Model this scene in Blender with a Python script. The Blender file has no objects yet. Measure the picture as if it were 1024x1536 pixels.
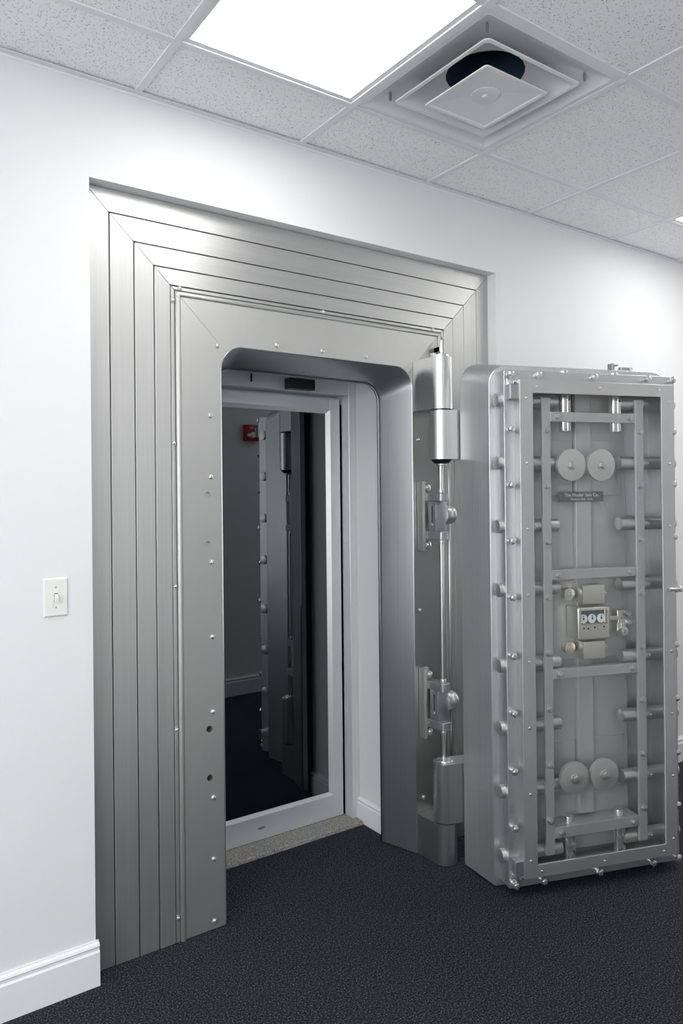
import bpy, bmesh, math, random
from mathutils import Vector, Matrix
random.seed(7)
C = bpy.context.scene.collection
PI = math.pi

# ------------------------------------------------------------------ materials
def new_mat(name):
    m = bpy.data.materials.new(name); m.use_nodes = True
    nt = m.node_tree; b = nt.nodes['Principled BSDF']
    return m, nt, b
def coords(nt, scale=(1, 1, 1)):
    tc = nt.nodes.new('ShaderNodeTexCoord'); mp = nt.nodes.new('ShaderNodeMapping')
    mp.inputs['Scale'].default_value = scale
    nt.links.new(tc.outputs['Object'], mp.inputs['Vector']); return mp.outputs['Vector']
def noise(nt, vec, scale, detail=3, rough=.5):
    n = nt.nodes.new('ShaderNodeTexNoise'); n.inputs['Scale'].default_value = scale
    n.inputs['Detail'].default_value = detail; n.inputs['Roughness'].default_value = rough
    nt.links.new(vec, n.inputs['Vector']); return n.outputs['Fac']
def ramp(nt, fac, stops):
    r = nt.nodes.new('ShaderNodeValToRGB'); e = r.color_ramp.elements
    while len(e) < len(stops): e.new(.5)
    for i, (p, c) in enumerate(stops):
        e[i].position = p; e[i].color = (c, c, c, 1) if not isinstance(c, tuple) else (*c, 1)
    nt.links.new(fac, r.inputs['Fac']); return r.outputs['Color']
def bump(nt, b, h, strength, dist):
    n = nt.nodes.new('ShaderNodeBump'); n.inputs['Strength'].default_value = strength
    n.inputs['Distance'].default_value = dist; nt.links.new(h, n.inputs['Height'])
    nt.links.new(n.outputs['Normal'], b.inputs['Normal'])
def plain(name, col, rough=.5, metal=0., spec=.5):
    m, nt, b = new_mat(name)
    b.inputs['Base Color'].default_value = (*col, 1); b.inputs['Roughness'].default_value = rough
    b.inputs['Metallic'].default_value = metal; b.inputs['Specular IOR Level'].default_value = spec
    v = coords(nt); f = noise(nt, v, 40)
    bump(nt, b, f, .03, .001)
    return m
def steel(name, col, rough, brush='z', aniso=.75, streak=1., metal=.86, wear=0.):
    """brushed steel; brush gives the direction of the grain"""
    m, nt, b = new_mat(name)
    b.inputs['Metallic'].default_value = metal
    sc = {'x': (1.2, 160, 160), 'z': (160, 160, 1.2), 'n': (30, 30, 30)}[brush]
    f = noise(nt, coords(nt, sc), 1., 4, .6)
    g = noise(nt, coords(nt, (2.2, 2.2, 1.1)), 1., 3, .5)
    mx = nt.nodes.new('ShaderNodeMath'); mx.operation = 'MULTIPLY_ADD'
    mx.inputs[1].default_value = .12 * streak; mx.inputs[2].default_value = rough - .06 * streak
    nt.links.new(f, mx.inputs[0])
    m2 = nt.nodes.new('ShaderNodeMath'); m2.operation = 'MULTIPLY_ADD'
    m2.inputs[1].default_value = .10 + wear; nt.links.new(g, m2.inputs[0]); nt.links.new(mx.outputs[0], m2.inputs[2])
    nt.links.new(m2.outputs[0], b.inputs['Roughness'])
    d = .05 * streak
    c = ramp(nt, f, [(.3, tuple(x * (1 - d) for x in col)), (.7, tuple(min(1, x * (1 + d)) for x in col))])
    nt.links.new(c, b.inputs['Base Color'])
    if aniso:
        b.inputs['Anisotropic'].default_value = aniso
        cx = nt.nodes.new('ShaderNodeCombineXYZ')
        cx.inputs[{'x': 'Z', 'z': 'X', 'n': 'Z'}[brush]].default_value = 1.
        nt.links.new(cx.outputs[0], b.inputs['Tangent'])
    return m
def emis(name, col, s):
    m, nt, b = new_mat(name)
    b.inputs['Base Color'].default_value = (.9, .9, .9, 1)
    b.inputs['Emission Color'].default_value = (*col, 1); b.inputs['Emission Strength'].default_value = s
    v = coords(nt); f = noise(nt, v, 400, 1); bump(nt, b, f, .1, .001)
    return m

M = {}
S = (.60, .60, .595)
M['strip_z'] = steel('brushed steel vertical grain', (.52, .52, .51), .43, 'z', .5)
M['strip_x'] = steel('brushed steel horizontal grain', (.60, .60, .59), .38, 'x', .6)
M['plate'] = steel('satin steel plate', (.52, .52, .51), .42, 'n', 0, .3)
M['plate_shade'] = steel('shaded plate steel', (.36, .36, .355), .32, 'n', 0, .1)  # left plate's steel, with the open door's shade put into its colour
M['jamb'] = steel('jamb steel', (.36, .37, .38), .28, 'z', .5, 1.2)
M['slab'] = steel('worn brushed steel', (.58, .59, .595), .33, 'z', .6, 1.4, wear=.12)
M['housing'] = steel('housing steel', (.56, .57, .575), .36, 'n', 0, .4)
M['gframe'] = steel('satin frame steel', (.58, .58, .58), .42, 'n', 0, .3)
M['bar'] = plain('bar steel', (.50, .51, .51), .40, .45)
M['inner'] = plain('inner plate steel', (.52, .53, .53), .45, .4)
M['poor'] = steel('recess steel', (.50, .51, .52), .42, 'n', 0, .3)
M['bolt'] = steel('turned steel', (.62, .62, .62), .32, 'n', 0, .2)
M['wheel'] = plain('turned wheel steel', (.60, .60, .59), .36, .6)
M['chrome'] = steel('polished steel', (.74, .74, .74), .14, 'n', 0, .2)
M['hinge'] = steel('polished barrel steel', (.64, .64, .635), .25, 'z', .3, .8, metal=.97)
M['dark'] = plain('black oxide steel', (.05, .05, .052), .35, .9)
M['link'] = steel('grey machined steel', (.42, .43, .44), .36, 'n', 0, .4)
M['lock'] = steel('nickel lock case', (.74, .72, .66), .30, 'n', 0, .3)
M['alu'] = plain('anodised aluminium', (.68, .70, .72), .38, .4)
M['black'] = plain('black plastic', (.012, .012, .012), .35)
M['dial'] = plain('white enamel dial', (.85, .86, .88), .4)
M['void'] = plain('dark hole', (.01, .01, .01), .8)
M['white'] = plain('white trim paint', (.80, .81, .825), .35)
M['ivory'] = plain('ivory plastic', (.79, .79, .75), .3)
M['ivory2'] = plain('white toggle', (.86, .85, .83), .3)
M['cream'] = plain('plate lettering', (.75, .76, .75), .4)
M['red'] = plain('red plastic', (.42, .012, .014), .3)
M['grid'] = plain('grid paint', (.80, .805, .815), .5)
M['ventm'] = plain('diffuser paint', (.78, .785, .80), .42)
M['duct'] = plain('blue duct lining', (.035, .065, .12), .6)
M['cavity'] = plain('dim lamp housing', (.75, .76, .78), .6)
M['lamp'] = emis('lit diffuser', (1., .995, .985), 7.5)
M['fill_far'] = emis('added far window fill light', (.98, .99, 1.), 2.2)  # glow of the added window at the right end, as fill light
M['fill'] = emis('added window fill light', (.98, .99, 1.), 4.6)  # glow of the added window on the left wall, as fill light
M['lens'] = plain('clear strobe lens', (.85, .86, .88), .08, .6)
M['name'] = plain('etched name plate', (.19, .195, .20), .4, .5)

def wall_paint():
    m, nt, b = new_mat('white wall paint')
    v = coords(nt); f = noise(nt, v, 260, 4, .6); g = noise(nt, v, 1.3, 2)
    nt.links.new(ramp(nt, g, [(.3, (.75, .755, .762)), (.7, (.77, .775, .782))]), b.inputs['Base Color'])
    b.inputs['Roughness'].default_value = .55
    bump(nt, b, f, .12, .002); return m
M['wall'] = wall_paint()
def tile_mat():
    m, nt, b = new_mat('acoustic ceiling tile')
    v = coords(nt, (1, 1, 1))
    nz = nt.nodes.new('ShaderNodeTexNoise'); nz.inputs['Scale'].default_value = 55; nt.links.new(v, nz.inputs['Vector'])
    mixv = nt.nodes.new('ShaderNodeMix'); mixv.data_type = 'VECTOR'; mixv.inputs['Factor'].default_value = .022
    nt.links.new(v, mixv.inputs['A']); nt.links.new(nz.outputs['Color'], mixv.inputs['B'])
    vo = nt.nodes.new('ShaderNodeTexVoronoi'); vo.inputs['Scale'].default_value = 135
    nt.links.new(mixv.outputs['Result'], vo.inputs['Vector'])
    pit = ramp(nt, vo.outputs['Distance'], [(.19, 0.), (.32, 1.)])
    f2 = noise(nt, v, 70, 2); mask = ramp(nt, f2, [(.38, 1.), (.48, 0.)])
    mm = nt.nodes.new('ShaderNodeMath'); mm.operation = 'MAXIMUM'
    nt.links.new(pit, mm.inputs[0]); nt.links.new(mask, mm.inputs[1])
    col = ramp(nt, mm.outputs[0], [(0., (.50, .50, .51)), (1., (.93, .935, .94))])
    nt.links.new(col, b.inputs['Base Color']); b.inputs['Roughness'].default_value = .9
    bump(nt, b, mm.outputs[0], .5, .003); return m
M['tile'] = tile_mat()
def carpet_mat():
    m, nt, b = new_mat('dark blue grey carpet')
    v = coords(nt); f = noise(nt, v, 190, 5, .75); g = noise(nt, v, 420, 2)
    big = noise(nt, v, 3, 2)
    c = ramp(nt, f, [(.38, (.006, .007, .010)), (.52, (.026, .029, .036)), (.64, (.17, .18, .205))])
    nt.links.new(c, b.inputs['Base Color']); b.inputs['Roughness'].default_value = .95
    b.inputs['Specular IOR Level'].default_value = .1
    bump(nt, b, f, .9, .006); return m
M['carpet'] = carpet_mat()
def granite_mat():
    m, nt, b = new_mat('speckled stone sill')
    v = coords(nt); f = noise(nt, v, 150, 6, .8)
    nt.links.new(ramp(nt, f, [(.4, (.10, .095, .09)), (.5, (.30, .29, .27)), (.62, (.50, .49, .46))]), b.inputs['Base Color'])
    b.inputs['Roughness'].default_value = .6; bump(nt, b, f, .2, .001); return m
M['stone'] = granite_mat()
def dark_glass():
    m, nt, b = new_mat('dark tinted glass')
    b.inputs['Base Color'].default_value = (.002, .002, .0025, 1); b.inputs['Roughness'].default_value = .008
    b.inputs['IOR'].default_value = 2.1
    b.inputs['Specular Tint'].default_value = (.93, 1., 1.02, 1)
    v = coords(nt); f = noise(nt, v, .8, 0); bump(nt, b, f, .02, .001)
    return m
M['tinted'] = dark_glass()
def clear_glass():
    m, nt, b = new_mat('clear glass pane')
    nt.nodes.remove(b); out = nt.nodes['Material Output']
    tr = nt.nodes.new('ShaderNodeBsdfTransparent'); tr.inputs['Color'].default_value = (.97, .975, .972, 1)
    gl = nt.nodes.new('ShaderNodeBsdfGlossy'); gl.inputs['Roughness'].default_value = .01
    fr = nt.nodes.new('ShaderNodeFresnel'); fr.inputs['IOR'].default_value = 1.5
    mx = nt.nodes.new('ShaderNodeMixShader')
    ge = nt.nodes.new('ShaderNodeNewGeometry'); ml = nt.nodes.new('ShaderNodeMath'); ml.operation = 'MULTIPLY_ADD'
    ml.inputs[1].default_value = -1.; ml.inputs[2].default_value = 1.; nt.links.new(ge.outputs['Backfacing'], ml.inputs[0])
    mu = nt.nodes.new('ShaderNodeMath'); mu.operation = 'MULTIPLY'; nt.links.new(ml.outputs[0], mu.inputs[0]); nt.links.new(fr.outputs[0], mu.inputs[1])
    nt.links.new(mu.outputs[0], mx.inputs[0]); nt.links.new(tr.outputs[0], mx.inputs[1]); nt.links.new(gl.outputs[0], mx.inputs[2])
    nt.links.new(mx.outputs[0], out.inputs['Surface']); return m
M['glass'] = clear_glass()

# ------------------------------------------------------------------ mesh helpers
class MB:
    def __init__(s): s.bm = bmesh.new()
    def box(s, x0, x1, y0, y1, z0, z1, bev=0., seg=1, mat=None):
        if x0 > x1: x0, x1 = x1, x0
        if y0 > y1: y0, y1 = y1, y0
        if z0 > z1: z0, z1 = z1, z0
        t = bmesh.new()
        bmesh.ops.create_cube(t, size=1.)
        for v in t.verts:
            v.co = Vector(((x0 + x1) / 2 + v.co.x * (x1 - x0), (y0 + y1) / 2 + v.co.y * (y1 - y0), (z0 + z1) / 2 + v.co.z * (z1 - z0)))
        if bev: bmesh.ops.bevel(t, geom=t.edges[:], offset=bev, segments=seg, affect='EDGES', profile=.5)
        s.merge(t, mat); return s
    def merge(s, t, mat=None):
        if mat is not None: t.transform(mat)
        me = bpy.data.meshes.new('tmp'); t.to_mesh(me); t.free()
        s.bm.from_mesh(me); bpy.data.meshes.remove(me)
    def cyl(s, p0, p1, r, seg=28, r2=None, bev=0., mat=None):
        p0 = Vector(p0); p1 = Vector(p1); d = p1 - p0; L = d.length
        t = bmesh.new()
        bmesh.ops.create_cone(t, cap_ends=True, segments=seg, radius1=r, radius2=r if r2 is None else r2, depth=L)
        if bev:
            es = [e for e in t.edges if abs(abs(e.verts[0].co.z) - L / 2) < 1e-6 and abs(e.verts[0].co.z - e.verts[1].co.z) < 1e-6]
            bmesh.ops.bevel(t, geom=es, offset=bev, segments=2, affect='EDGES', profile=.5)
        q = d.to_track_quat('Z', 'Y').to_matrix().to_4x4(); q.translation = (p0 + p1) / 2
        t.transform(q); s.merge(t, mat); return s
    def dome(s, c, axis, r, h):
        """domed head: centre on the surface, bulging along axis"""
        t = bmesh.new()
        prof = [(r, 0), (r * .97, h * .35), (r * .8, h * .7), (r * .45, h * .94), (0, h)]
        n = 18; rings = []
        for (rr, zz) in prof[:-1]:
            rings.append([t.verts.new((rr * math.cos(2 * PI * k / n), rr * math.sin(2 * PI * k / n), zz)) for k in range(n)])
        top = t.verts.new((0, 0, h))
        for a, b in zip(rings, rings[1:]):
            for k in range(n): t.faces.new((a[k], a[(k + 1) % n], b[(k + 1) % n], b[k]))
        for k in range(n): t.faces.new((rings[-1][k], rings[-1][(k + 1) % n], top))
        t.faces.new(list(reversed(rings[0])))
        q = Vector(axis).to_track_quat('Z', 'Y').to_matrix().to_4x4(); q.translation = Vector(c)
        t.transform(q); s.merge(t); return s
    def prism(s, pts, lo, hi, axis='y', bev=0.):
        """polygon in the plane across axis, extruded from lo to hi"""
        f = {'y': lambda a, b, c: (a, c, b), 'z': lambda a, b, c: (a, b, c), 'x': lambda a, b, c: (c, a, b)}[axis]
        t = bmesh.new()
        A = [t.verts.new(f(a, b, lo)) for a, b in pts]; B = [t.verts.new(f(a, b, hi)) for a, b in pts]
        n = len(pts)
        t.faces.new(A); t.faces.new(list(reversed(B)))
        for k in range(n): t.faces.new((A[k], B[k], B[(k + 1) % n], A[(k + 1) % n]))
        bmesh.ops.recalc_face_normals(t, faces=t.faces[:])
        if bev: bmesh.ops.bevel(t, geom=t.edges[:], offset=bev, segments=1, affect='EDGES')
        s.merge(t); return s
    def loft(s, loops, closed=True, cap0=False, cap1=False):
        t = bmesh.new(); R = [[t.verts.new(p) for p in L] for L in loops]; n = len(loops[0])
        for a, b in zip(R, R[1:]):
            for k in range(n if closed else n - 1):
                t.faces.new((a[k], a[(k + 1) % n], b[(k + 1) % n], b[k]))
        if cap0: t.faces.new(R[0])
        if cap1: t.faces.new(list(reversed(R[-1])))
        bmesh.ops.recalc_face_normals(t, faces=t.faces[:])
        s.merge(t); return s
    def mesh(s, name, mat, ang=26, flip=False):
        me = bpy.data.meshes.new(name)
        if flip: bmesh.ops.reverse_faces(s.bm, faces=s.bm.faces[:])
        s.bm.to_mesh(me); s.bm.free()
        me.materials.append(mat)
        for p in me.polygons: p.use_smooth = True
        me.set_sharp_from_angle(angle=math.radians(ang))
        return me
    def build(s, name, mat, parent=None, **k):
        return link(name, s.mesh(name, mat, **k), parent)
def link(name, data, parent=None, loc=None, rot=None):
    o = bpy.data.objects.new(name, data); C.objects.link(o)
    if parent is not None: o.parent = parent
    if loc is not None: o.location = loc
    if rot is not None: o.rotation_euler = rot
    return o
def thing(name, label, cat, loc=(0, 0, 0), rz=0., group=None):
    o = bpy.data.objects.new(name, None); C.objects.link(o); o.empty_display_size = .05
    o.location = loc; o.rotation_euler = (0, 0, rz); o['label'] = label; o['category'] = cat
    if group: o['group'] = group
    return o
def tag(o, label, cat, group=None):
    o['label'] = label; o['category'] = cat
    if group: o['group'] = group
    return o
def struct(o): o['kind'] = 'structure'; return o
def cut(o, cutter_mb):
    """boolean difference baked into the mesh"""
    co = cutter_mb.build('cutter', M['void'], o.parent)
    md = o.modifiers.new('b', 'BOOLEAN'); md.operation = 'DIFFERENCE'; md.object = co; md.solver = 'EXACT'
    dg = bpy.context.evaluated_depsgraph_get(); dg.update()
    me = bpy.data.meshes.new_from_object(o.evaluated_get(dg))
    o.modifiers.clear(); old = o.data; o.data = me; bpy.data.meshes.remove(old)
    cm = co.data; bpy.data.objects.remove(co); bpy.data.meshes.remove(cm)
    for p in o.data.polygons: p.use_smooth = True
    o.data.set_sharp_from_angle(angle=math.radians(32)); return o
def text_mesh(body, size, depth=.0006):
    cu = bpy.data.curves.new('lettering', 'FONT'); cu.body = body; cu.size = size; cu.extrude = depth
    cu.align_x = 'CENTER'; cu.align_y = 'CENTER'
    o = bpy.data.objects.new('lettering_tmp', cu); C.objects.link(o)
    dg = bpy.context.evaluated_depsgraph_get(); dg.update()
    me = bpy.data.meshes.new_from_object(o.evaluated_get(dg))
    bpy.data.objects.remove(o); bpy.data.curves.remove(cu); return me

# ------------------------------------------------------------------ camera
CAM = (0., -2.29, 1.474)
yaw, pitch, roll = math.radians(35.172), math.radians(.198), math.radians(-.574)
fw = Vector((math.sin(yaw) * math.cos(pitch), math.cos(yaw) * math.cos(pitch), math.sin(pitch)))
rt = Vector((math.cos(yaw), -math.sin(yaw), 0)); up = rt.cross(fw)
r2 = rt * math.cos(roll) + up * math.sin(roll); u2 = -rt * math.sin(roll) + up * math.cos(roll)
cd = bpy.data.cameras.new('camera'); cam = bpy.data.objects.new('camera', cd); C.objects.link(cam)
mw = Matrix((r2, u2, -fw)).transposed().to_4x4(); mw.translation = Vector(CAM); cam.matrix_world = mw
cd.sensor_width = 36.; cd.lens = 1111.777 * 36 / 1536; cd.clip_start = .02
cd.shift_x = (512 - 513.98) / 1536; cd.shift_y = (741.87 - 768) / 1536
bpy.context.scene.camera = cam

# ------------------------------------------------------------------ room
H = 2.761; XL, XR, YB = -2.6, 7.4, -4.2
WX, WY = 1.30, -1.67            # the nearer wall across from the vault and its corner
GX, GY, G = .8284, -.3237, .6096
HO = .89; CX = 1.567; ZO = 1.571   # half width of the steel surround, its centre, and top = half + ZO
PX0, PX1, PZ = .677, 2.455, 2.461

b = MB(); b.box(XL, XR, YB, .7, -.1, 0); struct(b.build('floor', M['carpet']))
b = MB()
b.box(XL, PX0, 0, .62, 0, 3.1); b.box(PX1, XR, 0, .62, 0, 3.1); b.box(PX0, PX1, 0, .62, PZ, 3.1)
struct(b.build('wall_front', M['wall']))
b = MB(); b.box(XL - .1, XL, YB, .6, 0, 3.1); struct(b.build('wall_left', M['wall']))
b = MB(); b.box(XR, XR + .1, YB, .6, 0, 3.1); struct(b.build('wall_right', M['wall']))
b = MB(); b.box(WX, XR, WY - .12, WY, 0, 3.1); b.box(WX, WX + .12, YB, WY - .12, 0, 3.1); struct(b.build('wall_opposite', M['wall']))
b = MB(); b.box(XL, WX, YB - .1, YB, 0, 3.1); struct(b.build('wall_back', M['wall']))
wn = link('added_window_1', None, None, (XL, -2.75, 1.45), (0, 0, -PI / 2)); struct(wn)  # unseen window, added to fill the ceiling and passage with light
m = MB(); m.box(-1.35, 1.35, .008, .012, -1.05, 1.05); m.build('pane', M['fill'], wn)
m = MB()
for a0_, a1_, c0_, c1_ in ((-1.42, -1.35, -1.12, 1.12), (1.35, 1.42, -1.12, 1.12), (-1.35, 1.35, -1.12, -1.05), (-1.35, 1.35, 1.05, 1.12), (-.02, .02, -1.05, 1.05)): m.box(a0_, a1_, 0, .04, c0_, c1_, .003)
m.build('frame', M['white'], wn)

def base_run(name, p0, p1, nrm, hh=.133, th=.016):
    """moulded baseboard from p0 to p1 (x,y), standing out along nrm"""
    prof = [(0, 0), (th, 0), (th, hh * .76), (th * .72, hh * .80), (th * .72, hh * .86), (th * .95, hh * .895), (th * .8, hh * .94), (th * .35, hh * .97), (th * .3, hh), (0, hh)]
    L0 = [(p0[0] + nrm[0] * a, p0[1] + nrm[1] * a, z) for a, z in prof]
    L1 = [(p1[0] + nrm[0] * a, p1[1] + nrm[1] * a, z) for a, z in prof]
    m = MB(); m.loft([L0, L1], cap0=True, cap1=True)
    return struct(m.build(name, M['white'], ang=25))
base_run('baseboard_left', (XL, 0), (PX0 + .008, 0), (0, -1))
base_run('baseboard_right', (PX1 - .004, 0), (XR, 0), (0, -1))
base_run('baseboard_opposite', (WX, WY), (XR, WY), (0, 1))
base_run('baseboard_corner', (WX, YB), (WX, WY), (-1, 0))
base_run('baseboard_back', (XL, YB), (WX, YB), (0, 1))
base_run('baseboard_side', (XL, YB), (XL, 0), (1, 0))

wn = link('added_window_2', None, None, (XR, -.84, 1.45), (0, 0, PI / 2)); struct(wn)  # another added window out of view, brightens the right side
m = MB(); m.box(-.68, .68, .008, .012, -1.05, 1.05); m.build('pane', M['fill_far'], wn)
m = MB()
for a0_, a1_, c0_, c1_ in ((-.74, -.68, -1.12, 1.12), (.68, .74, -1.12, 1.12), (-.68, .68, -1.12, -1.05), (-.68, .68, 1.05, 1.12)): m.box(a0_, a1_, 0, .04, c0_, c1_, .003)
m.build('frame', M['white'], wn)
# ceiling: lay-in tiles on a T grid
lights = [(k, 0) for k in (-4, 0, 4, 8)] + [(k, 4) for k in (-4, 0)]   # 2 x 4 ft panels: column, first row
occ = set()
for (i, j) in lights: occ |= {(i, j), (i, j + 1)}
occ.add((1, 0))
b = MB(); g = MB(); xi = range(-6, 12); yj = range(-1, 7)
for i in xi:
    for j in yj:
        if (i, j) in occ: continue
        x0 = max(GX + i * G, XL); x1 = min(GX + (i + 1) * G, XR); y1 = min(GY - j * G, 0); y0 = max(GY - (j + 1) * G, YB)
        if x1 - x0 < .02 or y1 - y0 < .02: continue
        b.box(x0 + .003, x1 - .003, y0 + .003, y1 - .003, H + .004, H + .022)
struct(b.build('ceiling', M['tile']))
w = .0115
for i in xi:
    x = GX + i * G
    if XL < x < XR: g.box(x - w, x + w, YB, 0, H - .001, H + .004); g.box(x - .001, x + .001, YB, 0, H, H + .03)
for j in range(0, 7):
    y = GY - j * G
    if y > YB: g.box(XL, XR, y - w, y + w, H - .0007, H + .0043); g.box(XL, XR, y - .001, y + .001, H, H + .03)
struct(g.build('trim_1', M['grid']))
g = MB(); g.box(XL, XR, -.022, 0, H - .002, H); g.box(XL, XR, -.0015, 0, H - .011, H)
g.box(WX, XR, WY, WY + .022, H - .002, H); g.box(XL, WX, YB, YB + .022, H - .002, H)
struct(g.build('trim_2', M['grid']))
b = MB(); b.box(XL, XR, YB, .6, 3.1, 3.2); struct(b.build('ceiling_deck', M['void']))

# ceiling lights
def light_panel(i, j, label):
    x0 = GX + i * G + .012; x1 = GX + (i + 1) * G - .012; y1 = GY - j * G - .012; y0 = GY - (j + 2) * G + .012
    cx, cy = (x0 + x1) / 2, (y0 + y1) / 2; hx, hy = (x1 - x0) / 2, (y1 - y0) / 2
    t = thing('ceiling_light', label, 'ceiling light', (cx, cy, H), 0, 'flat ceiling light panels')
    f = MB(); e = .016
    for (a0, a1, c0, c1) in ((-hx, -hx + e, -hy, hy), (hx - e, hx, -hy, hy), (-hx + e, hx - e, -hy, -hy + e), (-hx + e, hx - e, hy - e, hy)):
        f.box(a0, a1, c0, c1, .0045, .012)
    f.build('frame', M['white'], t)
    d = MB(); d.box(-hx + e, hx - e, -hy + e, hy - e, .008, .011); d.build('diffuser', M['lamp'], t)
    h = MB(); h.box(-hx, hx, -hy, hy, .012, .10, .01); h.build('housing', M['cavity'], t)
    return t
LL = ['lit rectangular ceiling light panel above the steel vault surround',
      'lit ceiling light panel at the far right edge, beyond the air diffuser']
for n, (i, j) in enumerate(lights):
    lab = {(0, 0): LL[0], (4, 0): LL[1], (-4, 0): 'lit ceiling light panel by the left wall of the room', (8, 0): 'lit ceiling light panel at the far right end of the room',
           (0, 4): 'lit ceiling light panel behind the camera, nearest the wall corner', (-4, 4): 'lit ceiling light panel in the back left of the room'}[(i, j)]
    light_panel(i, j, lab)

# air diffuser (2 ft square, nested louvres)
vx, vy = GX + 1.5 * G, GY - .5 * G
t = thing('air_diffuser', 'white square air diffuser with nested louvres beside the lit ceiling panel', 'air vent', (vx, vy, H))
def sq(h, z, r, n=5):
    P = []
    for (sx, sy, a0) in ((1, 1, 0), (-1, 1, 90), (-1, -1, 180), (1, -1, 270)):
        for k in range(n + 1):
            a = math.radians(a0 + 90 * k / n); P.append((sx * (h - r) + r * math.cos(a), sy * (h - r) + r * math.sin(a), z))
    return P
def circ(r, z, n=24): return [(r * math.cos(2 * PI * (k + .5) / n), r * math.sin(2 * PI * (k + .5) / n), z) for k in range(n)]
m = MB(); m.loft([sq(.291, .010, .002), sq(.291, .002, .002), sq(.276, .002, .012), sq(.272, .006, .012), sq(.262, .014, .014), sq(.20, .045, .03), circ(.131, .060)]); m.build('outer_pan', M['ventm'], t, flip=False)
m = MB(); m.loft([circ(.124, .060), circ(.122, .20)], cap1=True); m.build('duct_collar', M['duct'], t)
m = MB(); m.loft([sq(.207, -.004, .018), sq(.209, -.001, .018), sq(.196, .004, .016), sq(.160, .040, .03), circ(.127, .061), circ(.125, .060), sq(.158, .038, .03), sq(.190, .002, .016), sq(.196, -.004, .016), sq(.207, -.004, .018)]); m.build('middle_louvre', M['ventm'], t)
m = MB(); m.loft([sq(.137, -.024, .012), sq(.139, -.021, .012), sq(.130, -.018, .01), sq(.05, .006, .01), sq(.002, .008, .001)], cap1=True)
m.loft([sq(.137, -.024, .012), sq(.126, -.024, .008), sq(.122, -.020, .006), sq(.045, -.006, .004), sq(.001, -.005, .0004)], cap1=True)
lv = m.build('centre_louvre', M['ventm'], t)
m = MB(); m.cyl((0, 0, -.010), (0, 0, -.004), .046, 36, bev=.001); m.cyl((0, 0, -.018), (0, 0, -.009), .011, 20, bev=.003); m.build('boss', M['ventm'], lv)
for (sx, sy) in ((-1, -1), (1, -1), (-1, 1)):
    m = MB(); px, py = sx * .215, sy * .215
    m.cyl((px, py, .004), (px, py, .062), .0022, 8); m.box(px - .004, px + .004, py - .002, py + .002, .006, .030)
    m.cyl((px - .018, py, .044), (px + .018, py, .044), .0016, 8); m.build('spring_clip', M['link'], t)

# light switch on the front wall
t = thing('light_switch', 'ivory toggle light switch plate on the white wall left of the vault', 'light switch', (.568, 0, 1.186))
m = MB(); hw, hh = .035, .057
m.loft([[(-hw, 0, -hh), (hw, 0, -hh), (hw, 0, hh), (-hw, 0, hh)], [(-hw, -.002, -hh), (hw, -.002, -hh), (hw, -.002, hh), (-hw, -.002, hh)],
        [(-hw + .004, -.006, -hh + .004), (hw - .004, -.006, -hh + .004), (hw - .004, -.006, hh - .004), (-hw + .004, -.006, hh - .004)]], cap0=True, cap1=True)
cp = m.build('cover_plate', M['ivory'], t)
m = MB(); m.box(-.0052, .0052, -.0066, -.004, -.012, .012); m.build('toggle_slot', M['void'], t)
m = MB(); m.loft([[(-.0045, -.0065, -.010), (.0045, -.0065, -.010), (.0045, -.0065, .010), (-.0045, -.0065, .010)],
                  [(-.0038, -.018, -.012), (.0038, -.018, -.012), (.0038, -.020, -.002), (-.0038, -.020, -.002)]], cap0=True, cap1=True); m.build('toggle', M['ivory2'], t)
for z in (.030, -.030):
    m = MB(); m.dome((0, -.006, z), (0, -1, 0), .0028, .0012); m.box(-.0024, .0024, -.0076, -.0070, z - .0004, z + .0004); m.build('screw', M['link'], t)

# ------------------------------------------------------------------ vault surround
Y0 = .045
fr = thing('vault_door_surround', 'brushed stainless steel surround of stepped strips around the vault doorway', 'door surround', (CX, .1, 0))
OX, OY = CX, .1
def fx(x): return x - OX
def fy(y): return y - OY
AO = .434                      # half width of the clear opening
RINGS = [(HO, .814), (.814, .735), (.735, .669), (.669, .613), (.613, .5985)]
gp = .0019
for k, (a, c) in enumerate(RINGS):
    yf = [.050, .0485, .047, .0455, .046][k]; a_ = a - .0012; c_ = c + .0012
    if k == 0: a_ = HO - .002
    for side in (-1, 1):
        m = MB(); pts = [(side * a_, 0.002), (side * c_, .002), (side * c_, c_ + ZO - .0006), (side * a_, a_ + ZO - .0006)]
        m.prism(pts, fy(yf), fy(.12), 'y', .0010); m.build('casing_strip', M['strip_z'], fr)
    a_ = a - gp if k else a_; c_ = c + gp
    m = MB(); pts = [(-a_, a_ + ZO + .0), (-c_, c_ + ZO + .0), (c_, c_ + ZO), (a_, a_ + ZO)]
    m.prism(pts, fy(yf), fy(.12), 'y', .0010); m.build('casing_strip', M['strip_x'], fr)
# raised bead between strips and face plates
ao, ai = .597, .579
def bead(side):
    prof = [(ao, .12), (ao, .046), (ao - .003, .041), ((ao + ai) / 2, .038), (ai + .003, .040), (ai, .045), (ai, .12)]
    m = MB()
    if side:
        m.loft([[(side * a, fy(y), .002) for a, y in prof], [(side * a, fy(y), a + ZO) for a, y in prof]], cap0=True, cap1=True)
    else:
        m.loft([[(-a, fy(y), a + ZO) for a, y in prof], [(a, fy(y), a + ZO) for a, y in prof]], cap0=True, cap1=True)
    m.build('bead_moulding', M['strip_x' if side == 0 else 'strip_z'], fr, ang=50)
for s_ in (-1, 0, 1): bead(s_)
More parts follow.
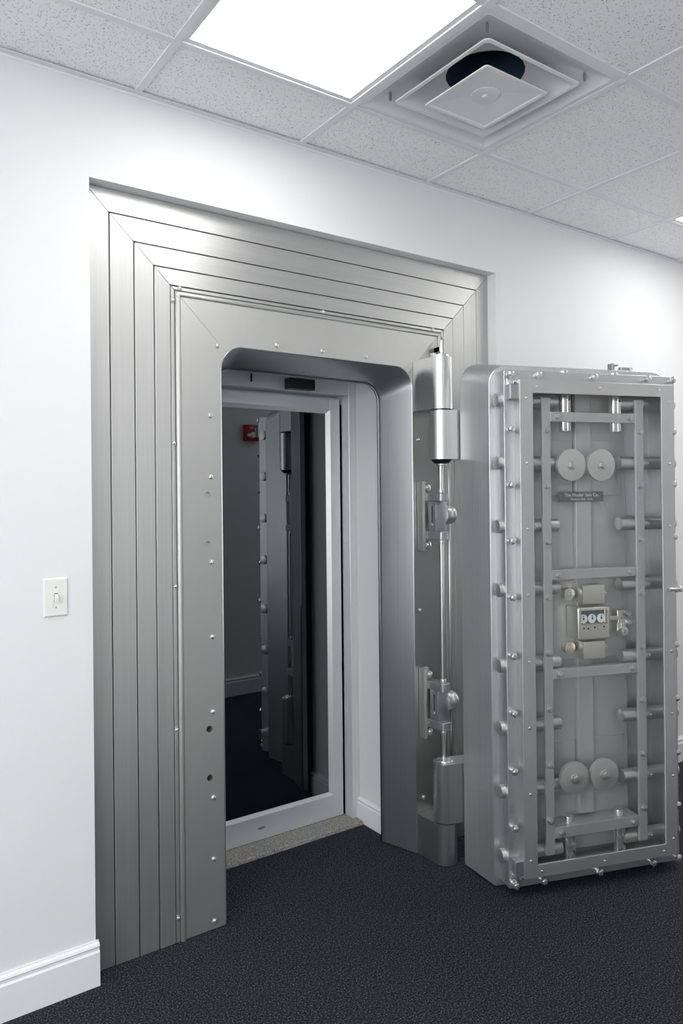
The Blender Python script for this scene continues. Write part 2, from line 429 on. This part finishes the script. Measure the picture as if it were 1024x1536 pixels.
# face plates mitred at the corners
ap = .578; RC = .085; ZT = AO + ZO
def arc(side, a0, a1, n=10):
    cx_, cz_ = side * (AO - RC), ZT - RC
    return [(cx_ + side * RC * math.cos(math.radians(a0 + (a1 - a0) * k / n)), cz_ + RC * math.sin(math.radians(a0 + (a1 - a0) * k / n))) for k in range(n + 1)]
g2 = .0007
plates = []
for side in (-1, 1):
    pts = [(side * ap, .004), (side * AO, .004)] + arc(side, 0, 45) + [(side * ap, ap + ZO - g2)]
    m = MB(); m.prism(pts, fy(Y0), fy(.12), 'y'); plates.append(m.build('face_plate', M['plate' if side < 0 else 'plate_shade'], fr))
pts = [(-ap, ap + ZO)] + [(x, z) for x, z in arc(-1, 45, 90)] + [(x, z) for x, z in reversed(arc(1, 45, 90))] + [(ap, ap + ZO)]
m = MB(); m.prism([(x, z + g2) for x, z in pts], fy(Y0), fy(.12), 'y'); m.build('face_plate', M['plate'], fr)
cb = MB()
for z in (1.485, 1.317, .687, .521): cb.cyl((fx(1.080), fy(.02), z), (fx(1.080), fy(.10), z), .0115, 24)
cut(plates[0], cb)
for z, dk in ((1.485, 'plate'), (1.317, 'plate'), (.687, 'void'), (.521, 'void')):
    m = MB(); yy = .052 if dk == 'plate' else .085
    m.cyl((fx(1.080), fy(yy), z), (fx(1.080), fy(yy + .01), z), .0113, 24); m.build('bolt_hole_plug', M[dk], fr)
# screws
m = MB(); m.dome((0, 0, 0), (0, -1, 0), .0085, .007); m.box(-.0065, .0065, -.0078, -.0055, -.0009, .0009); screw_big = m.mesh('screw', M['chrome'])
m = MB(); m.cyl((0, 0, 0), (0, -.004, 0), .0075, 16); m.dome((0, -.004, 0), (0, -1, 0), .0055, .005); screw_sm = m.mesh('screw', M['chrome'])
for x, z in [(1.093, 1.757), (1.093, 1.547), (1.094, 1.256), (1.094, 1.0), (1.093, .744), (1.093, .451), (1.092, .242), (1.092, .030), (1.122, 1.999), (1.356, 2.027), (1.557, 2.027), (1.762, 2.027),
             (2.030, 1.708), (2.030, 1.002), (2.041, .225)]:
    link('screw', screw_big, fr, (fx(x), fy(Y0), z), (0, random.uniform(0, 3), 0))
for x, z in [(.961, 1.659), (.961, 1.183), (.961, .708), (.961, .085), (.961, 2.134), (.986, 2.177), (1.563, 2.177), (2.120, 2.177), (2.173, 2.15)]:
    link('screw', screw_sm, fr, (fx(x), fy(.046), z))
# steel jamb lining, splayed
def upath(h, top, r, y, n=12):
    P = [(-h, fy(y), .004), (-h, fy(y), (top - r) * .5)]
    P += [(-(h - r) - r * math.cos(PI / 2 * k / n), fy(y), top - r + r * math.sin(PI / 2 * k / n)) for k in range(n + 1)]
    P += [((h - r) + r * math.sin(PI / 2 * k / n), fy(y), top - r + r * math.cos(PI / 2 * k / n)) for k in range(n + 1)]
    P += [(h, fy(y), (top - r) * .5), (h, fy(y), .004)]
    return P
BO = .386; BT = BO + ZO
m = MB(); m.loft([upath(AO, ZT, RC, .0445), upath(AO - .002, ZT - .002, RC, .0425), upath(AO - .005, ZT - .005, RC, .046), upath(BO + .004, BT + .004, .078, .196), upath(BO, BT, .076, .202), upath(BO, BT, .076, .212),
                  upath(BO + .02, BT + .02, .076, .214)], closed=False)
m.build('jamb_lining', M['jamb'], fr, ang=40)
m = MB(); m.loft([upath(BO - .004, BT - .004, .074, .204), upath(BO - .007, BT - .007, .074, .206), upath(BO - .007, BT - .007, .074, .214), upath(BO + .01, BT + .01, .074, .216)], closed=False)
m.build('jamb_bead', M['jamb'], fr)
# body behind the strips
m = MB()
for side in (-1, 1):
    m.box(side * .50, side * (HO - .003), fy(.12), fy(.21), .002, HO + ZO)
m.box(-.50, .50, fy(.12), fy(.21), .50 + ZO, HO + ZO)
m.build('surround_body', M['poor'], fr)

# fixed hinge barrels
AX, AY, AR = 2.052, -.073, .047
def knuckle_fixed(z0, z1, name):
    P = [(AX - AR, .044), (AX - AR, AY)]
    n = 16
    for k in range(n + 1):
        a = PI + PI * k / n; P.append((AX + AR * math.cos(a), AY + AR * math.sin(a)))
    P += [(AX + AR, .044)]
    P2 = []
    for p in P:
        if not P2 or (Vector(p) - Vector(P2[-1])).length > 1e-5: P2.append(p)
    m = MB(); m.prism([(fx(x), fy(y)) for x, y in P2], z0, z1, 'z')
    return m.build(name, M['hinge'], fr, ang=25)
ku = knuckle_fixed(1.824, 2.032, 'hinge_knuckle')
m = MB(); m.cyl((fx(AX), fy(AY), 2.032), (fx(AX), fy(AY), 2.044), .036, 28, bev=.003); m.cyl((fx(AX - .02), fy(AY + .02), 2.032), (fx(AX - .02), fy(AY + .02), 2.052), .012, 6); m.build('knuckle_cap', M['chrome'], ku)
knuckle_fixed(.003, .165, 'hinge_knuckle')
# long vertical rods in front of the face plate
for x, y, z0, z1 in ((2.134, .012, .20, 2.13), (2.176, .018, .20, 1.80)):
    m = MB(); m.cyl((fx(x), fy(y), z0), (fx(x), fy(y), z1), .0055, 16, bev=.002)
    m.box(fx(x) - .010, fx(x) + .010, fy(y), fy(Y0), z1 - .05, z1 - .03); m.box(fx(x) - .010, fx(x) + .010, fy(y), fy(Y0), z0 + .03, z0 + .05)
    m.build('lift_rod', M['hinge'], fr)
# door stops / crank brackets between the hinges
def bracket(zc):
    t = link('crank_bracket', None, fr, (0, 0, zc)); t.empty_display_size = .03
    m = MB(); m.box(fx(2.018), fx(2.034), fy(.006), fy(.044), -.143, .143, .003, 2); m.box(fx(2.034), fx(2.060), fy(.026), fy(.044), -.143, .143, .002); m.build('mount_plate', M['plate'], t)
    for s in (-1, 1):
        m = MB(); z = s * .078
        m.prism([(fx(2.034), fy(.026)), (fx(2.034), fy(-.080)), (fx(2.040), fy(-.086)), (fx(2.072), fy(-.086)), (fx(2.082), fy(-.076)), (fx(2.082), fy(.026))], z - .016, z + .016, 'z', .0015)
        m.build('bracket_arm', M['link'], t)
        m = MB(); m.cyl((fx(2.058), fy(-.062), z + s * .016), (fx(2.058), fy(-.062), z + s * .034), .013, 20, bev=.002); m.build('pin_head', M['bolt'], t)
        m = MB(); zz = s * .118
        m.cyl((fx(2.048), fy(.026), zz), (fx(2.048), fy(.006), zz), .017, 6, bev=.002); m.dome((fx(2.048), fy(.006), zz), (0, -1, 0), .010, .008); m.build('hex_nut', M['chrome'], t)
    m = MB(); m.box(fx(2.040), fx(2.098), fy(-.048), fy(.000), -.062, .062, .003, 2); o = m.build('crank_block', M['link'], t)
    cm = MB(); cm.box(fx(2.02), fx(2.055), fy(-.030), fy(-.022), -.022, .042); cut(o, cm)
    m = MB(); m.dome((fx(2.040), fy(-.026), -.034), (-1, 0, 0), .005, .004); m.build('set_screw', M['chrome'], t)
    m = MB(); m.cyl((fx(2.098), fy(-.020), .004), (fx(2.128), fy(-.020), .004), .040, 36, bev=.002); m.cyl((fx(2.128), fy(-.020), .004), (fx(2.150), fy(-.020), .004), .037, 36, bev=.001); m.build('crank_hub', M['bolt'], t)
for zc in (1.392, .622): bracket(zc)
for z0, z1 in ((1.50, 1.605), (.735, 1.282), (.405, .51)):
    m = MB(); m.cyl((fx(AX), fy(-.066), z0), (fx(AX), fy(-.066), z1), .0065, 16); m.build('hinge_rod', M['hinge'], fr)

# ------------------------------------------------------------------ doorway passage and glass door
m = MB(); IN = 2.006
m.box(IN, PX1, .212, .62, 0, PZ + .3); m.box(PX0, 1.128, .212, .62, 0, PZ + .3); m.box(1.128, IN, .212, .62, 2.022, PZ + .3)
struct(m.build('wall_passage', M['wall']))
base_run('baseboard_passage', (IN, .214), (IN, .446), (-1, 0), .108, .016)
m = MB(); m.box(1.128, IN - .001, .402, .62, .0, .014, .003); m.box(1.128, IN - .001, .395, .404, 0, .006); struct(m.build('trim_3', M['stone']))
dr = thing('door_1', 'aluminium framed door with dark tinted glass set inside the vault doorway', 'door', (CX, .5, 0)); 
dr['kind'] = 'structure'
def dx(x): return x - CX
def dy(y): return y - .5
fo, fi = 1.9985 - CX + .006, 1.966 - CX
m = MB()
for s in (-1, 1):
    m.box(s * fo, s * fi, dy(.447), dy(.60), .014, 2.019, .0015)
    m.box(s * fi, s * (fi - .0), dy(.505), dy(.60), .014, 1.9)
m.box(-fi, fi, dy(.447), dy(.60), 1.937, 2.019, .0015)
m.box(-fi, fi, dy(.552), dy(.60), 1.90, 1.937)
for s in (-1, 1): m.box(s * fi, s * (fi - .02), dy(.552), dy(.60), .014, 1.90)
m.build('door_frame', M['alu'], dr)
lo, li = 1.958 - CX, 1.905 - CX; ZL0, ZL1 = .016, 1.924; GZ0, GZ1 = .117, 1.873
lf = MB(); yl = .508
for s in (-1, 1): lf.box(s * lo, s * li, dy(yl), dy(.55), ZL0, ZL1, .0012)
lf.box(-li, li, dy(yl), dy(.55), GZ1, ZL1, .0008); lf.box(-li, li, dy(yl), dy(.55), ZL0, GZ0, .0008)
lf = lf.build('door_leaf', M['alu'], dr)
# glazing bead, sloped inward
m = MB(); q = .018
def rl(h, z0, z1, y): return [(-h, dy(y), z0), (h, dy(y), z0), (h, dy(y), z1), (-h, dy(y), z1)]
m.loft([rl(li + .0005, GZ0 - .0005, GZ1 + .0005, yl + .0002), rl(li - q * .9, GZ0 + q * .6, GZ1 - q * .9, .524), rl(li - q * .9, GZ0 + q * .6, GZ1 - q * .9, .53)]); m.build('glazing_bead', M['alu'], lf)
m = MB(); m.box(-li + .004, li - .004, dy(.5255), dy(.532), GZ0 + .004, GZ1 - .004); m.build('pane', M['tinted'], lf)
m = MB(); m.cyl((dx(1.53), dy(yl), .066), (dx(1.53), dy(yl - .0012), .066), .013, 20); o = m.build('kick_mark', M['link'], lf)
o.scale = (1.35, 1, .45); o.location = (dx(1.53) * (1 - 1.35), 0, .066 * (1 - .45))
m = MB(); m.box(dx(1.628), dx(1.757), dy(.402), dy(.447), 1.938, 1.984, .002); cl = m.build('door_closer', M['black'], dr)
m = MB(); m.box(dx(1.40), dx(1.628), dy(.410), dy(.44), 1.995, 2.006, .001); m.cyl((dx(1.46), dy(.43), 1.955), (dx(1.46), dy(.43), 1.996), .004, 10); m.build('closer_arm', M['dark'], cl)

# ------------------------------------------------------------------ the vault door, swung open
ang = math.atan2(-.3307, .9437)
vd = thing('vault_door', 'thick steel vault door swung wide open, its boltwork behind a glass panel', 'vault door', (2.058, -.405, 0), ang)
UC, ZC = .373, .9835
def rr(x0, x1, z0, z1, y, rt_=.01, rb=.003, n=10):
    """rectangle with rounded corners: rt_ top radius, rb bottom radius"""
    P = []
    for (cx_, cz_, r, a0) in ((x1 - rt_, z1 - rt_, rt_, 0), (x0 + rt_, z1 - rt_, rt_, 90), (x0 + rb, z0 + rb, rb, 180), (x1 - rb, z0 + rb, rb, 270)):
        for k in range(n + 1):
            a = math.radians(a0 + 90 * k / n); P.append((cx_ + r * math.cos(a), y, cz_ + r * math.sin(a)))
    return P
m = MB()
m.loft([rr(-.058, .804, .008, 2.000, .252, .085, .012), rr(-.061, .807, .006, 2.002, .248, .085, .012), rr(-.026, .772, .006, 1.967, .073, .075, .012), rr(-.0235, .7695, .0085, 1.9645, .070, .075, .012),
        rr(.030, .716, .06, 1.907, .070, .01, .01), rr(.030, .716, .06, 1.907, .122, .01, .01)], cap0=True, cap1=True)
m.build('door_slab', M['slab'], vd, ang=28)
m = MB()
m.loft([rr(0, .746, .030, 1.937, .0697, .008, .004), rr(0, .746, .030, 1.937, .0015, .008, .004), rr(.0015, .7445, .0315, 1.9355, 0, .008, .004),
        rr(.042, .704, .076, 1.897, 0, .003, .003), rr(.042, .704, .076, 1.897, .0697, .003, .003)])
m.build('bolt_housing', M['housing'], vd, ang=28)
# glazed frame
F = (.042, .705, .076, 1.897); I = (.096, .652, .122, 1.849)
m = MB(); x0, x1, z0, z1 = F; a0, a1, c0, c1 = I
def ringf(y0, y1):
    m.loft([rr(x0, x1, z0, z1, y1, .002, .002, 2), rr(x0, x1, z0, z1, y0 + .001, .002, .002, 2), rr(x0 + .001, x1 - .001, z0 + .001, z1 - .001, y0, .002, .002, 2),
            rr(a0 - .001, a1 + .001, c0 - .001, c1 + .001, y0, .002, .002, 2), rr(a0, a1, c0, c1, y0 + .001, .002, .002, 2), rr(a0, a1, c0, c1, y0 + .008, .002, .002, 2),
            rr(x0 + .012, x1 - .012, z0 + .012, z1 - .012, y0 + .008, .002, .002, 2), rr(x0 + .012, x1 - .012, z0 + .012, z1 - .012, y1, .002, .002, 2), rr(x0, x1, z0, z1, y1, .002, .002, 2)])
ringf(-.040, -.0006)
gf = m.build('glass_frame', M['gframe'], vd)
m = MB(); m.box(x0 + .014, x1 - .014, -.030, -.026, z0 + .014, z1 - .014); m.build('glass_pane', M['glass'], vd)
m = MB(); m.dome((0, 0, 0), (0, -1, 0), .0052, .004); rivet = m.mesh('rivet', M['chrome'])
ZR = (1.830, 1.592, 1.350, 1.110, .866, .624, .383, .140)
for z in ZR:
    link('rivet', rivet, gf, (.068, -.040, z)); link('rivet', rivet, gf, (.686, -.040, z))
for x in (.112, .379, .643):
    link('rivet', rivet, gf, (x, -.040, 1.874)); link('rivet', rivet, gf, (x, -.040, .097))
# corner hinge clips
for zc, s in ((1.853, 1), (.113, -1)):
    m = MB(); m.box(.012, .044, -.034, -.001, zc - .028, zc + .028, .002); m.cyl((.010, -.030, zc - .026), (.010, -.030, zc + .026), .006, 12); cb_ = m.build('frame_hinge', M['link'], gf)
    m = MB(); m.cyl((.022, -.010, zc + s * .036), (.022, -.022, zc + s * .036), .009, 12, bev=.002); m.cyl((.040, -.010, zc + s * .040), (.040, -.026, zc + s * .040), .008, 12, bev=.002)
    m.box(.008, .046, -.010, -.001, zc + s * .026, zc + s * .052, .001); m.build('hinge_screws', M['chrome'], cb_)
m = MB(); m.cyl((.672, -.050, 1.105), (.716, -.050, 1.105), .0065, 16, bev=.001); m.cyl((.716, -.050, 1.105), (.726, -.050, 1.105), .012, 20, bev=.003); m.cyl((.690, -.040, 1.105), (.690, -.052, 1.105), .007, 14); m.build('frame_latch', M['bolt'], gf)
# housing bolts (pegs with turned heads)
m = MB(); m.cyl((0, 0, 0), (0, -.010, 0), .010, 20); m.cyl((0, -.010, 0), (0, -.024, 0), .0145, 6, bev=.0035); m.dome((0, -.024, 0), (0, -1, 0), .0105, .004); hb = m.mesh('housing_bolt', M['chrome'])
ZB = (1.921, 1.718, 1.513, 1.307, 1.100, .885, .675, .463, .255, .048)
for i, z in enumerate(ZB):
    link('housing_bolt', hb, vd, (.019, 0, z), (0, i * .7, 0)); link('housing_bolt', hb, vd, (.726, 0, z), (0, i * .9, 0))
for x in (.134, .373, .611):
    link('housing_bolt', hb, vd, (x, 0, 1.921), (0, x * 9, 0)); link('housing_bolt', hb, vd, (x, 0, .046), (0, x * 7, 0))
# interior: back plate, centre rib, cover plates
m = MB(); m.box(.168, .577, .086, .121, .09, 1.88, .002); m.build('mechanism_plate', M['inner'], vd)
m = MB(); m.box(.338, .406, .062, .085, .237, 1.87, .0015); m.build('centre_rib', M['inner'], vd)
for xa, xb in ((.205, .334), (.410, .556)):
    for za, zb in ((1.47, 1.685), (.31, .52)):
        m = MB(); m.box(xa, xb, .080, .0858, za, zb, .001); m.build('cover_plate', M['bar'], vd)
# throw bars
m = MB(); m.box(.156, .192, .000, .011, .128, 1.840, .001); m.build('throw_bar', M['bar'], vd)
m = MB(); m.box(.564, .601, .000, .011, .128, 1.842, .001); m.build('throw_bar', M['bar'], vd)
for z0_, z1_, d in ((1.750, 1.787, .012), (1.156, 1.192, .030), (.783, .819, .030), (.187, .227, .085)):
    m = MB(); m.box(.1925, .5635, .000, d, z0_, z1_, .001); m.build('cross_bar', M['bar'], vd)
m = MB(); m.cyl((0, 0, 0), (0, -.004, 0), .0125, 20, bev=.001); m.cyl((0, -.004, 0), (0, -.014, 0), .0098, 20, bev=.002); bs = m.mesh('bar_screw', M['bolt'])
for k in range(8):
    z = 1.717 - k * .2088
    link('bar_screw', bs, vd, (.174, 0, z)); link('bar_screw', bs, vd, (.5825, 0, z))
for z in (1.769, 1.173, .801, .206):
    link('bar_screw', bs, vd, (.219, 0, z)); link('bar_screw', bs, vd, (.536, 0, z))
# locking bolts
BZ = (1.830, 1.596, 1.359, 1.122, .842, .609, .374, .137)
for z in BZ:
    m = MB(); m.cyl((-.017, .036, z), (.236, .036, z), 0.0252, 36, bev=.0015); lb = m.build('locking_bolt', M['bolt'], vd)
    m = MB(); m.dome((.125, .0118, z), (0, -1, 0), .004, .003); m.build('bolt_pin', M['chrome'], lb)
    m = MB(); m.cyl((.508, .036, z), (.762, .036, z), 0.0252, 36, bev=.0015); lb = m.build('locking_bolt', M['bolt'], vd)
    m = MB(); m.dome((.630, .0118, z), (0, -1, 0), .004, .003); m.build('bolt_pin', M['chrome'], lb)
for x in (.272, .494):
    for z0_, z1_ in ((1.716, 1.947), (.020, .250)):
        m = MB(); m.cyl((x, .036, z0_), (x, .036, z1_), .0185, 32, bev=.0015); m.box(x + .004, x + .018, .016, .03, z0_ + .002, z1_ - .05, .001); lb = m.build('locking_bolt', M['chrome'], vd)
        m = MB(); zz = z1_ - .11 if z0_ > 1 else z0_ + .10
        m.dome((x + .011, .0162, zz), (0, -1, 0), .004, .003); m.build('bolt_pin', M['dark'], lb)
# wheels
for x in (.276, .405):
    for z in (1.587, .406):
        m = MB(); m.cyl((x, .009, z), (x, -.008, z), .0605, 64, bev=.0012); wl = m.build('gear_wheel', M['wheel'], vd)
        m = MB(); m.cyl((x, -.008, z), (x, -.014, z), .019, 28, bev=.001); m.cyl((x, -.014, z), (x, -.0235, z), .0145, 6, bev=.0015); m.cyl((x, .009, z), (x, .062, z), .010, 16); m.build('hub_nut', M['bolt'], wl)
# name plate
m = MB(); m.box(.264, .458, .058, .0625, 1.447, 1.486, .0006); npl = m.build('name_plate', M['name'], vd)
npl['label'] = 'dark engraved maker plate with pale lettering'
for body, size, z in (('The Mosler Safe Co.', .0185, 1.473), ('Hamilton, Ohio  U.S.A.', .0105, 1.4565)):
    me = text_mesh(body, size); me.materials.clear(); me.materials.append(M['cream'])
    link('lettering', me, npl, (.361, .0575, z), (PI / 2, 0, 0))
# lock
m = MB(); m.box(.205, .556, .080, .0858, .832, 1.142, .002); m.build('lock_mounting_plate', M['inner'], vd)
m = MB(); m.box(.300, .443, .0, .080, .921, 1.045, .007, 3); lk = m.build('time_lock_case', M['lock'], vd)
cm = MB(); cm.box(.314, .430, -.01, .018, .979, 1.033, .003); cut(lk, cm)
m = MB(); m.box(.3145, .4295, .0165, .0175, .9795, 1.0325); m.build('dial_recess', M['name'], lk)
for x in (.332, .370, .410):
    m = MB(); m.cyl((x, .016, 1.000), (x, .011, 1.000), .0172, 32, bev=.0008); d_ = m.build('dial', M['dial'], lk)
    m = MB(); m.cyl((x, .011, 1.000), (x, .009, 1.000), .0035, 14); m.box(x - .0012, x + .0012, .0098, .0108, 1.002, 1.013); m.build('dial_pointer', M['black'], d_)
m = MB()
for x, z in ((.326, .966), (.345, .964), (.373, .967), (.414, .969)): m.cyl((x, -.0004, z), (x, .002, z), .0035, 14)
m.build('winding_hole', M['void'], lk)
for z0_, z1_, zk in ((1.056, 1.128, 1.091), (.844, .913, .884)):
    m = MB(); m.box(.330, .428, .012, .080, z0_, z1_, .004, 2); lc = m.build('combination_lock_case', M['lock'], vd)
    m = MB(); m.cyl((.300, .080, zk), (.300, .052, zk), .0235, 36, bev=.002); m.cyl((.300, .052, zk), (.300, .047, zk), .017, 30, bev=.0015); m.cyl((.300, .047, zk), (.300, .041, zk), .009, 18, bev=.0015); m.build('lock_spindle', M['lock'], lc)
    m = MB(); m.cyl((.440, .080, zk), (.440, .030, zk), .010, 20, bev=.001); m.box(.427, .441, .03, .078, zk - .01, zk + .01); m.dome((.440, .030, zk), (0, -1, 0), .006, .004); m.build('lock_lug', M['lock'], lc)
m = MB(); m.box(.448, .510, .030, .042, .984, 1.000, .002); m.box(.500, .548, .030, .046, .972, .988, .002); m.box(.496, .520, .03, .05, .998, 1.022, .002)
m.cyl((.525, .052, .940), (.525, .024, .940), .017, 24, bev=.002); m.box(.512, .535, .030, .046, .940, .975, .002); m.box(.505, .545, .046, .080, .935, 1.02)
lv = m.build('lock_lever', M['lock'], vd)
for x, z, r in ((.541, 1.008, .0085), (.541, .975, .0085), (.527, .940, .0095)):
    m = MB(); m.cyl((x, .046, z), (x, .014, z), r, 20, bev=.002); m.build('lever_pin', M['bolt'], lv)
# small latch on the top edge
m = MB(); m.box(.520, .532, .080, .11, 1.955, 1.996, .001); m.box(.520, .556, .088, .11, 1.988, 1.994, .001); m.box(.565, .615, .085, .105, 1.966, 1.984, .002); m.build('top_latch', M['link'], vd)
m = MB(); m.cyl((.61, .085, 1.976), (.61, .08, 1.976), .007, 14); m.build('latch_screw', M['chrome'], vd)
# moving hinge barrels and arms (crane blocks behind the slab)
ca, sa = math.cos(ang), math.sin(ang)
ddx, ddy = AX - 2.058, AY + .405
lx, ly = ddx * ca + ddy * sa, -ddx * sa + ddy * ca
def knuckle_door(z0, z1):
    P = [(.10, ly - AR), (.10, ly + AR)]
    n = 16
    for k in range(n + 1):
        a = PI / 2 + PI * k / n; P.append((lx + AR * math.cos(a), ly + AR * math.sin(a)))
    m = MB(); m.prism(P, z0, z1, 'z'); m.box(-.02, .10, .2525, ly - AR + .004, z0, z1)
    return m.build('hinge_knuckle', M['hinge'], vd, ang=25)
k1 = knuckle_door(1.622, 1.818)
m = MB(); m.cyl((lx, ly, 1.622), (lx, ly, 1.606), .043, 28, r2=.030); m.build('knuckle_cap', M['dark'], k1)
m = MB(); m.cyl((lx, ly, 1.606), (lx, ly, 1.598), .022, 24, bev=.002); m.build('grease_cap', M['chrome'], k1)
m = MB(); m.cyl((lx, ly, 1.8185), (lx, ly, 1.8235), .042, 28); m.build('thrust_washer', M['dark'], k1)
k2 = knuckle_door(.1705, .405)
m = MB(); m.cyl((lx, ly, .405), (lx, ly, .414), .034, 28, bev=.004); m.build('knuckle_cap', M['chrome'], k2)
m = MB(); m.cyl((lx, ly, .1655), (lx, ly, .1700), .043, 28); m.build('thrust_washer', M['dark'], k2)

# ------------------------------------------------------------------ fire alarm strobe on the wall across
t = thing('fire_alarm_strobe', 'red fire alarm strobe on the opposite wall, seen reflected in the dark glass door', 'fire alarm', (2.672, WY, 1.967), PI)
m = MB(); m.box(-.060, .060, -.036, 0, -.062, .062, .006, 2); m.build('body', M['red'], t)
m = MB(); m.cyl((0, -.036, -.018), (0, -.058, -.018), .028, 24, r2=.02, bev=.003); m.box(-.045, .045, -.050, -.036, -.030, -.006, .005, 2); m.build('strobe_lens', M['lens'], t)
me = text_mesh('FIRE', .022); me.materials.clear(); me.materials.append(M['cream'])
link('lettering', me, t, (0, -.0368, .036), (PI / 2, 0, 0))

# ------------------------------------------------------------------ world and view
w_ = bpy.data.worlds.new('world'); bpy.context.scene.world = w_; w_.use_nodes = True
w_.node_tree.nodes['Background'].inputs[0].default_value = (.8, .85, .9, 1); w_.node_tree.nodes['Background'].inputs[1].default_value = .2
vs = bpy.context.scene.view_settings; vs.view_transform = 'Standard'; vs.look = 'None'; vs.exposure = .07; vs.gamma = 1.; vs.use_curve_mapping = False
bpy.context.scene.cycles.max_bounces = 12
bpy.context.scene.cycles.transparent_max_bounces = 12
